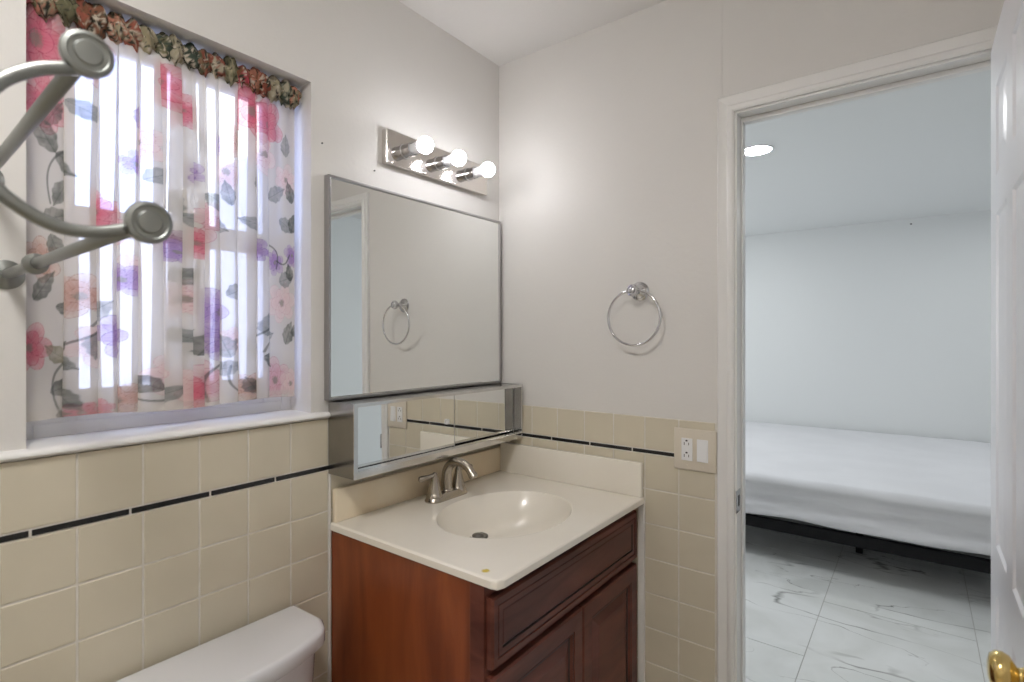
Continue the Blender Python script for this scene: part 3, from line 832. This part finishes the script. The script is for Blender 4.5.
# ---------------------------------------------------------------- towel ring on the far wall
tr_ = thing('towel_ring', 'chrome towel ring hanging on the wall between mirror and doorway', 'towel ring', (0.580, 0, 1.527))
bm = bmesh.new(); lathe(bm, [(.031, 0), (.031, .004), (.028, .008), (.024, .010), (.023, .014), (.016, .018), (.011, .022), (.009, .034), (.010, .046)], '-y', (0, 0, 0), 40)
autosmooth(obj('wall_flange', bm, M['chrome'], tr_), 30)
bm = bmesh.new(); lathe(bm, [(.009, .040), (.013, .046), (.0175, .049), (.019, .053), (.019, .060), (.017, .064), (.0135, .0645), (.0125, .0625), (.010, .0625), (.009, .065), (.005, .067), (0, .0672)], '-y', (0, 0, 0), 36)
autosmooth(obj('finial', bm, M['chrome'], tr_), 30)
bm = bmesh.new(); R_ = 0.087
tube(bm, [(R_ * math.sin(2 * PI * k / 64), -.050, -R_ + .002 + R_ * math.cos(2 * PI * k / 64)) for k in range(64)], .0039, 12, closed=True)
obj('ring', bm, M['chrome'], tr_, True)

# ---------------------------------------------------------------- wall plate
wp = thing('wall_plate', 'almond double wall plate with white outlet and rocker switch beside the door casing', 'switch plate', (0.7610, -TH, 1.0425))
bm = bmesh.new(); box(bm, -.0645, .0620, -.007, 0, -.0625, .0625, bev=.0035, seg=3); autosmooth(obj('cover_plate', bm, M['almond'], wp), 30)
bm = bmesh.new(); box(bm, -.0405, -.0075, -.0095, -.006, -.0335, .0335, bev=.001)
ot = obj('outlet', bm, M['plastic'], wp); ot['label'] = 'white outlet insert'
for dz in (.017, -.019):
    bm = bmesh.new()
    box(bm, -.0325, -.0305, -.0100, -.0094, dz - .0045, dz + .0045); box(bm, -.0190, -.0170, -.0100, -.0094, dz - .0038, dz + .0038)
    box(bm, -.0275, -.0215, -.0100, -.0094, dz + .0070, dz + .0115)
    obj('socket_slots', bm, M['dark'], ot)
bm = bmesh.new(); box(bm, -.0260, -.0225, -.0102, -.0094, -.0035, -.0005); box(bm, -.0260, -.0225, -.0102, -.0094, .0010, .0040)
obj('reset_button', bm, M['plastic'], ot)
bm = bmesh.new(); box(bm, .0055, .0385, -.0080, -.006, -.0335, .0335, bev=.0008)
prism(bm, [(-.0075, -.031), (-.0125, -.031), (-.0100, 0.0), (-.0088, .031), (-.0075, .031)], 'x', .0075, .0365)
rk = obj('rocker_switch', bm, M['plastic'], wp); rk['label'] = 'white rocker switch'
for x in (-.024, .022):
    for z_ in (-.048, .048):
        bm = bmesh.new(); lathe(bm, [(.0028, .0065), (.0026, .0078), (0, .008)], '-y', (x, 0, z_), 14); obj('screw', bm, M['almond'], wp)

# small nails left in the wall
for (nm, p, ax, lb) in (('wall_nail', (0.0, -0.773, 1.907), 'x', 'tiny dark nail in the wall just above the left mirror corner'),
                        ('wall_nail', (0.0, -0.597, 1.876), 'x', 'tiny dark nail in the wall just below the left end of the bar light'),
                        ('wall_nail', (1.246, BYF, 2.38), '-y', 'tiny dark nail high on the bedroom wall above the bed')):
    bm = bmesh.new(); r = .0022 if ax == 'x' else .007
    lathe(bm, [(r * .5, 0), (r * .5, .003), (r, .003), (r, .0045), (0, .005)], ax, p, 12)
    tag(obj(nm, bm, M['dark']), lb, 'nail')

# ---------------------------------------------------------------- vanity cabinet
VY0, VY1, VXS, VXF = -0.749, -0.012, 0.518, 0.558
CT_T, CT_B = 0.873, 0.852
vc = thing('vanity_cabinet', 'dark red cherry vanity cabinet with raised panel doors under the cream sink top', 'cabinet', (0, 0, 0))
bm = bmesh.new(); box(bm, 0.012, VXS, VY0, VY0 + .016, 0.0, CT_B)
obj('side_panel', bm, M['wood_side'], vc)
bm = bmesh.new(); box(bm, 0.012, VXS, VY1 - .016, VY1, 0.0, CT_B); box(bm, .012, .02, VY0 + .016, VY1 - .016, 0, CT_B - .2); box(bm, .02, VXS, VY0 + .016, VY1 - .016, .09, .106)
obj('carcass', bm, M['wood_front'], vc)
bm = bmesh.new()
box(bm, VXS, VXF, VY0 - .001, VY0 + .035, 0.0, CT_B, bev=.001); box(bm, VXS, VXF, VY1 - .030, VY1, 0.0, CT_B, bev=.001)
box(bm, VXS, VXF, VY0 + .03, VY1 - .025, 0.815, CT_B); box(bm, VXS, VXF, VY0 + .03, VY1 - .025, 0.640, 0.69); box(bm, VXS, VXF, VY0 + .03, VY1 - .025, 0.06, 0.12)
box(bm, VXS, VXF, -.39, -.33, 0.12, 0.640)
obj('face_frame', bm, M['wood_front'], vc)
obj('toe_kick', BX(VXS - .05, VXS - .035, VY0 + .016, VY1 - .016, 0, .09), M['wood_front'], vc)
def front(name, y0, y1, z0, z1, ring):
    bm = bmesh.new()
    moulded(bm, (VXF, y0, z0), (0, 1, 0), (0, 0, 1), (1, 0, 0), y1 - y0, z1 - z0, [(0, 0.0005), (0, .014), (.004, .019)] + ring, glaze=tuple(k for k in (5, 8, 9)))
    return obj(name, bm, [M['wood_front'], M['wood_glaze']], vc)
DR = [(.020, .0195), (.022, .0165), (.024, .0165), (.026, .0185), (.038, .0185), (.0395, .014), (.0415, .014), (.048, .0165)]
front('drawer_front', VY0 + .006, VY1 - .002, 0.674, 0.826, [(.017, .0195), (.018, .0165), (.0205, .0165), (.022, .0185), (.034, .0185), (.0355, .0150), (.0375, .0150), (.040, .0165)])
DD = [(.044, .0195), (.045, .0165), (.048, .0165), (.050, .0175), (.056, .0120), (.058, .0100), (.061, .0100), (.085, .0175), (.087, .018)]
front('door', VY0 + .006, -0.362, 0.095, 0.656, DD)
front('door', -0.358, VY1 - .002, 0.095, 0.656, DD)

# ---------------------------------------------------------------- cultured marble top with integral bowl
vt = thing('sink_countertop', 'cream cultured marble vanity top with oval sink bowl and yellow spot', 'sink', (0, 0, 0))
TX0, TX1, TY0, TY1 = 0.0095, 0.600, -0.754, -0.0095
SCX, SCY, SA, SB, SD = 0.337, -0.388, 0.178, 0.222, 0.108
def top_mesh():
    nx, ny = 290, 370
    xs = np.linspace(TX0, TX1, nx)[:, None]; ys = np.linspace(TY0, TY1, ny)[None, :]
    X, Y = np.broadcast_arrays(xs, ys)
    dx, dy = (X - SCX), (Y - SCY)
    e = np.sqrt((dx / SA) ** 2 + (dy / SB) ** 2)
    d = SD * (1 - np.clip(e, 0, 1) ** 4.0) ** 0.95
    # lean the deepest point towards the faucet
    d = d * (1 - .12 * np.clip(dx / SA, -1, 1))
    rim = 0.006 * np.exp(-((e - 1.0) / .05) ** 2) * (e >= 1) * 0.5
    Z = CT_T - d
    # soft rounded outer edges and a chipped front left corner
    edge = np.minimum(np.minimum(TX1 - X, Y - TY0), .006)
    Z = Z - .004 * (1 - edge / .006) ** 2
    X = X.copy(); Y = Y.copy()
    cdist = (TX1 - X) + (Y - TY0)
    chip = np.clip(1 - cdist / .020, 0, 1)
    X -= chip * .006; Y += chip * .004; Z = Z - chip * .003
    co = np.stack([X, Y, Z], -1).reshape(-1, 3)
    i = np.arange(nx * ny).reshape(nx, ny)
    f = np.stack([i[:-1, :-1], i[1:, :-1], i[1:, 1:], i[:-1, 1:]], -1).reshape(-1, 4).tolist()
    co = co.tolist()
    # skirt all round and an underside
    loop = list(i[:, 0]) + list(i[-1, 1:]) + list(i[-2::-1, -1]) + list(i[0, -2:0:-1])
    base = len(co)
    for k in loop: co.append([co[k][0], co[k][1], CT_B + .0015])
    n = len(loop)
    for k in range(n):
        f.append([int(loop[k]), base + k, base + (k + 1) % n, int(loop[(k + 1) % n])])
    me = bpy.data.meshes.new('countertop'); me.from_pydata(co, [], f)
    bm = bmesh.new(); bm.from_mesh(me); bmesh.ops.recalc_face_normals(bm, faces=bm.faces[:]); bm.to_mesh(me); bm.free()
    me.update()
    return me
o = link('countertop', top_mesh(), M['marble'], vt); autosmooth(o, 40)
bm = bmesh.new(); box(bm, TX0, .026, TY0 + .007, TY1, CT_T - .001, .964, bev=.004, seg=3)
bs = obj('back_splash', bm, M['splash'], vt); autosmooth(bs, 40); bs['label'] = 'yellowed back splash'
bm = bmesh.new(); box(bm, .026, TX1 - .004, -.027, TY1, CT_T - .001, .982, bev=.004, seg=3)
autosmooth(obj('side_splash', bm, M['marble'], vt), 40)
DRX, DRY = 0.228, -0.388
_u = (DRX - SCX) / SA
zz_ = CT_T - SD * (1 - abs(_u) ** 4.0) ** .95 * (1 - .12 * _u) - .003
bm = bmesh.new(); lathe(bm, [(.031, 0), (.031, .003), (.026, .0045), (.020, .002), (.018, .002), (.017, .006), (.010, .009), (0, .0095)], 'z', (DRX, DRY, zz_ + .006), 32)
dr = obj('drain', bm, M['drain'], vt, True); dr['label'] = 'dark metal drain'

# ---------------------------------------------------------------- faucet
fc = thing('faucet', 'brushed nickel two-handle faucet on the sink deck', 'faucet', (0.098, -0.389, CT_T), 0)
bm = bmesh.new()
# base: stadium with sloping sides
def stadium(bm, hl, r, z, n=12):
    out = []
    for sgn in (1, -1):
        for k in range(n + 1):
            a = (0 if sgn > 0 else PI) + PI * k / n
            out.append(bm.verts.new((r * math.cos(a), sgn * hl + r * math.sin(a), z)))
    return out
prev = None
for hl, r, zq in ((.056, .0285, 0), (.056, .0290, .004), (.055, .0265, .008), (.055, .0235, .017), (.054, .0200, .021)):
    c = stadium(bm, hl, r, zq)
    if prev:
        for k in range(len(c)): bm.faces.new((prev[k], prev[(k + 1) % len(c)], c[(k + 1) % len(c)], c[k]))
    prev = c
bm.faces.new(prev); bmesh.ops.recalc_face_normals(bm, faces=bm.faces[:])
autosmooth(obj('base', bm, M['nickel'], fc), 40)
bm = bmesh.new()
ctrl = [(0, 0, .015), (-.001, 0, .060), (.005, 0, .090), (.027, 0, .113), (.060, 0, .1175), (.090, 0, .106), (.110, 0, .086)]
sp = spline(ctrl, 7); n = len(sp)
tube(bm, sp, [.0175 - .0050 * min(1, i / (n * .75)) for i in range(n)], 20)
lathe(bm, [(.020, .018), (.0195, .024), (.016, .029)], 'z', (0, 0, 0), 24)
obj('spout', bm, M['nickel'], fc, True)
bm = bmesh.new(); tube(bm, [sp[-2], sp[-1], sp[-1] + (sp[-1] - sp[-2]).normalized() * .008], [.0132, .0138, .0134], 20)
autosmooth(obj('aerator', bm, M['nickel'], fc), 40)
for sgn in (-1, 1):
    bm = bmesh.new()
    lathe(bm, [(.0265, .012), (.0265, .018), (.0225, .023), (.0205, .030), (.0180, .040), (.0140, .058), (.0112, .068), (.0110, .071), (.0110, .075), (.0095, .079), (.0080, .084), (.0045, .088), (0, .089)], 'z', (0, sgn * .053, 0), 28)
    h_ = obj('handle', bm, M['nickel'], fc); autosmooth(h_, 40)
    bm = bmesh.new()
    ang = math.radians(-98 if sgn < 0 else 82)
    d = Vector((math.cos(ang), math.sin(ang), 0)); b0 = Vector((0, sgn * .053, .079))
    tube(bm, [b0 + d * q + Vector((0, 0, hh)) for q, hh in ((0, 0), (.010, 0), (.022, -.001), (.038, -.002), (.048, -.003), (.056, -.0035), (.060, -.004))], [.0085, .0072, .0062, .0080, .0095, .0085, .0035], 16)
    obj('lever', bm, M['nickel'], h_, True)

# ---------------------------------------------------------------- toilet
tl = thing('toilet', 'white toilet with its tank lid below the window', 'toilet', (0, 0, 0))
TYC = -1.085
def rounded_slab(y0, y1, x0, xs, xb, z0, z1, rc=.03, top_round=.008, n=28):
    """plan: straight back at x0, front bowed from xs at the ends to xb in the middle"""
    def plan(inset):
        pts = []
        a0, a1 = y0 + inset, y1 - inset
        for k in range(n + 1):
            t = k / n; y = a0 + (a1 - a0) * t
            q = 1 - abs(2 * t - 1) ** 2.4
            pts.append((xs - inset + (xb - xs) * q - rc * max(0, (abs(2 * t - 1) - .86) / .14) ** 2, y))
        pts += [(x0 + inset + .004, a1 - .002), (x0 + inset, a1 - .012), (x0 + inset, a0 + .012), (x0 + inset + .004, a0 + .002)]
        return pts
    bm = bmesh.new(); prev = None
    steps = [(0.003, z0), (0, z0 + .003)] + [(top_round * (1 - math.cos(a)), z1 - top_round + top_round * math.sin(a)) for a in [PI / 2 * i / 5 for i in range(6)]]
    first = None
    for ins, zq in steps:
        c = [bm.verts.new((p[0], p[1], zq)) for p in plan(ins)]
        if prev:
            for k in range(len(c)): bm.faces.new((prev[k], prev[(k + 1) % len(c)], c[(k + 1) % len(c)], c[k]))
        else: first = c
        prev = c
    bm.faces.new(prev); bm.faces.new(first[::-1])
    bmesh.ops.recalc_face_normals(bm, faces=bm.faces[:])
    return bm
autosmooth(obj('tank_lid', rounded_slab(TYC - .225, TYC + .222, .022, .175, .232, .664, .702, top_round=.012), M['porcelain'], tl), 50)
def tank():
    bm = bmesh.new(); prev = None; n = 28; first = None
    for zq, sc in ((.37, .90), (.40, .93), (.55, .97), (.664, 1.0)):
        hw = .208 * sc
        c = []
        for k in range(n + 1):
            t = k / n; y = TYC - hw + 2 * hw * t; q = 1 - abs(2 * t - 1) ** 2.4
            c.append(bm.verts.new((.030 + (.128 + .052 * q) * sc - .03 * max(0, (abs(2 * t - 1) - .86) / .14) ** 2, y, zq)))
        c += [bm.verts.new((.028, TYC + hw - .004, zq)), bm.verts.new((.028, TYC - hw + .004, zq))]
        if prev:
            for k in range(len(c)): bm.faces.new((prev[k], prev[(k + 1) % len(c)], c[(k + 1) % len(c)], c[k]))
        else: first = c
        prev = c
    bm.faces.new(prev); bm.faces.new(first[::-1]); bmesh.ops.recalc_face_normals(bm, faces=bm.faces[:])
    return bm
autosmooth(obj('tank', tank(), M['porcelain'], tl), 50)
bm = bmesh.new(); lathe(bm, [(.013, 0), (.013, .006), (.008, .010)], 'x', (.205, TYC - .14, .615), 20)
tube(bm, [(.214, TYC - .14, .615), (.217, TYC - .11, .612), (.217, TYC - .075, .606)], [.006, .005, .007], 12)
obj('flush_lever', bm, M['chrome'], tl, True)
def oval(cx, cy, a, b, zq, n=40, back=None):
    out = []
    for k in range(n):
        t = 2 * PI * k / n; x = cx + a * math.cos(t); y = cy + b * math.sin(t)
        if back is not None: x = max(x, back)
        out.append((x, y, zq))
    return out
def loft(rings, capa=True, capb=True):
    bm = bmesh.new(); R = [[bm.verts.new(p) for p in r] for r in rings]
    for a, b in zip(R, R[1:]):
        n = len(a)
        for k in range(n): bm.faces.new((a[k], a[(k + 1) % n], b[(k + 1) % n], b[k]))
    if capa: bm.faces.new(R[0][::-1])
    if capb: bm.faces.new(R[-1])
    bmesh.ops.recalc_face_normals(bm, faces=bm.faces[:])
    return bm
autosmooth(obj('bowl', loft([oval(.40, TYC, .20, .11, 0), oval(.40, TYC, .19, .10, .08), oval(.41, TYC, .19, .11, .18), oval(.44, TYC, .235, .165, .30), oval(.45, TYC, .25, .18, .37), oval(.45, TYC, .255, .185, .395), oval(.45, TYC, .20, .14, .395), oval(.45, TYC, .17, .11, .30), oval(.43, TYC, .08, .06, .22)]), M['porcelain'], tl), 50)
autosmooth(obj('seat', loft([oval(.46, TYC, .245, .185, .397, back=.25), oval(.46, TYC, .25, .19, .405, back=.25), oval(.46, TYC, .245, .185, .415, back=.25)]), M['plastic'], tl), 50)
autosmooth(obj('seat_lid', loft([oval(.46, TYC, .243, .183, .416, back=.245), oval(.46, TYC, .248, .188, .424, back=.245), oval(.46, TYC, .235, .175, .434, back=.25)]), M['plastic'], tl), 50)

# ---------------------------------------------------------------- towel rack close to the camera
rk_ = thing('towel_rack', 'satin metal towel rack with two finial-tipped arms in front of the curtain', 'towel rack', (0, 0, 0))
F1, F2 = Vector((.606, -1.4415, 1.673)), Vector((.612, -1.388, 1.507))
for Fp, yw, col in ((F1, -1.432, False), (F2, -1.404, True)):
    bm = bmesh.new()
    w = Vector((0.010, yw, Fp.z - .016))
    a_ = Fp + Vector((-.03, 0, 0))
    tube(bm, [w, w.lerp(a_, .5), a_], [.0085, .0085, .0085], 20)
    arm = obj('arm', bm, M['satin'], rk_, True)
    bm = bmesh.new(); lathe(bm, [(.0085, -.055), (.0095, -.040), (.013, -.022), (.019, -.012), (.0225, -.006), (.0235, 0), (.0225, .004), (.0185, .0055), (.0170, .004), (.0130, .004), (.0115, .006), (.006, .0065), (0, .0065)], 'x', tuple(Fp), 36)
    autosmooth(obj('finial', bm, M['satin'], arm), 30)
    bm = bmesh.new()
    lathe(bm, [(.026, -.001), (.026, .004), (.018, .009), (.010, .016)], 'x', (0.0, yw, Fp.z - .016), 30)
    autosmooth(obj('wall_flange', bm, M['satin'], arm), 30); bm = bmesh.new()
    if not col: bm.free(); continue
    lathe(bm, [(.010, 0), (.0165, .004), (.0165, .013), (.010, .020)], 'x', (.175, yw + .004, Fp.z - .0115), 26)
    autosmooth(obj('collar', bm, M['satin'], arm), 30)
bm = bmesh.new()
arc = spline([(.596, -1.437, 1.664), (.600, -1.455, 1.655), (.600, -1.482, 1.643), (.600, -1.508, 1.620), (.600, -1.523, 1.590), (.600, -1.526, 1.560), (.600, -1.513, 1.525), (.600, -1.487, 1.502), (.600, -1.460, 1.491), (.600, -1.432, 1.491), (.600, -1.405, 1.499), (.596, -1.392, 1.506)], 6)
tube(bm, arc, .0068, 16)
obj('curved_bar', bm, M['satin'], rk_, True)

# ---------------------------------------------------------------- fill lamp added on the bathroom ceiling, unseen behind the camera
cl = thing('ceiling_fill', 'unseen added round ceiling fill light of the bathroom', 'ceiling fill light', (0.85, -1.75, H))
bm = bmesh.new(); lathe(bm, [(.17, 0), (.17, -.02), (.155, -.03)], 'z', (0, 0, 0), 40); obj('rim', bm, M['plastic'], cl)
bm = bmesh.new(); lathe(bm, [(.155, -.025), (.150, -.045), (.12, -.07), (.07, -.085), (0, -.09)], 'z', (0, 0, 0), 40, cap0=False); obj('diffuser', bm, M['lamp'], cl, True)

# ---------------------------------------------------------------- bedroom
def downlight(x, y, lb):
    t = thing('downlight', lb, 'downlight', (x, y, H))
    bm = bmesh.new(); lathe(bm, [(.088, 0), (.088, -.004), (.080, -.006), (.074, -.003)], 'z', (0, 0, 0), 40, cap0=False, cap1=False); obj('trim_ring', bm, M['plastic'], t)
    bm = bmesh.new(); lathe(bm, [(.076, -.0035), (0.04, -.0045), (0, -.005)], 'z', (0, 0, 0), 40, cap0=False); obj('lens', bm, M['down'], t)
downlight(0.572, 1.60, 'round lit recessed downlight in the bedroom ceiling, the one seen through the doorway')
downlight(-0.20, 3.10, 'round lit recessed downlight above the far left of the bed')
downlight(2.00, 3.10, 'round lit recessed downlight above the far right of the bed')

bedf = thing('bed_frame', 'low black metal bed frame under the white mattress', 'bed frame', (0, 0, 0))
BXa, BXb, BYa, BYb = -0.40, 1.95, 1.975, 4.235
bm = bmesh.new()
for (a, b, c, d) in ((BXa, BXb, BYa + .015, BYa + .055), (BXa, BXb, BYb - .05, BYb - .01), (BXa, BXa + .04, BYa + .015, BYb - .01), (BXb - .04, BXb, BYa + .015, BYb - .01), (.95, .99, BYa + .30, BYb - .06)):
    box(bm, a, b, c, d, .184, .249, bev=.004)
for k in range(9): box(bm, BXa + .02, BXb - .02, BYa + .2 + k * .23, BYa + .24 + k * .23, .238, .249)
obj('rail', bm, M['black_metal'], bedf)
for x in (BXa + .05, .975, BXb - .09):
    for y in (2.44, 3.2, BYb - .12):
        obj('leg', BX(x, x + .038, y, y + .038, 0, .186, bev=.003), M['black_metal'], bedf)

def mattress():
    """rounded slab with sagging folds of the sheet on its sides"""
    nx, nz = 220, 26
    z0, z1, r = .264, .522, .045
    # profile from bottom outside edge up and over to the top centre, expressed as (inset, z)
    prof = [(.03, z0), (.010, z0 + .004), (.0, z0 + .02)] + [(0.024 * min(1, k / 3) * min(1, (13 - k) / 2), z0 + .02 + (z1 - r - .012 - z0 - .02) * k / 12) for k in range(1, 13)] + [(-.002, z1 - r - .004)]
    prof += [(r * (1 - math.cos(a)), z1 - r + r * math.sin(a)) for a in [PI / 2 * i / 6 for i in range(1, 7)]]
    prof += [(.10, z1 + .001), (.25, z1 + .002), (.55, z1 + .003), (.95, z1 + .003)]
    def rect(ins):
        a0, a1, b0, b1 = BXa - .0 + ins, BXb + .0 - ins, BYa + ins, BYb - ins
        pts = []
        m = 90
        rr = max(.06 - ins, .004)
        for (p, q) in (((a0, b0), (a1, b0)), ((a1, b0), (a1, b1)), ((a1, b1), (a0, b1)), ((a0, b1), (a0, b0))):
            for k in range(m): pts.append([p[0] + (q[0] - p[0]) * k / m, p[1] + (q[1] - p[1]) * k / m])
        return pts
    bm = bmesh.new(); prev = None
    rng = random.Random(5)
    for j, (ins, zq) in enumerate(prof):
        pts = rect(ins); ring = []
        side = 1.35 * max(0, min(1, (z1 - .03 - zq) / .08)) * max(0, min(1, (zq - z0) / .03))
        for k, (x, y) in enumerate(pts):
            u = k / 90.0
            v = (zq - z0) / (z1 - z0)
            w = .0065 * math.sin(7.0 * u + 17 * v + 1.2 * math.sin(5 * u)) + .0035 * math.sin(23 * u - 26 * v) + .0022 * math.sin(61 * u + 30 * v)
            dx = dy = 0
            if k < 90: dy = -w * side
            elif k < 180: dx = w * side
            elif k < 270: dy = 0
            else: dx = -w * side
            dz = 0
            if zq > z1 - .01: dz = .003 * math.sin(3.1 * x + 1) * math.sin(2.3 * y) + .0012 * math.sin(17 * x + 9 * y)
            if j <= 2: dz = .003 + .005 * math.sin(5 * u * 3.3) + .003 * math.sin(31 * u)
            ring.append(bm.verts.new((x + dx, y + dy, zq + dz)))
        if prev:
            n = len(ring)
            for k in range(n): bm.faces.new((prev[k], prev[(k + 1) % n], ring[(k + 1) % n], ring[k]))
        prev = ring
    bm.faces.new(prev)
    bmesh.ops.recalc_face_normals(bm, faces=bm.faces[:])
    return bm
mt = obj('mattress', mattress(), M['sheet'], None, True)
tag(mt, 'thick mattress in a white fitted sheet on the black frame', 'mattress')
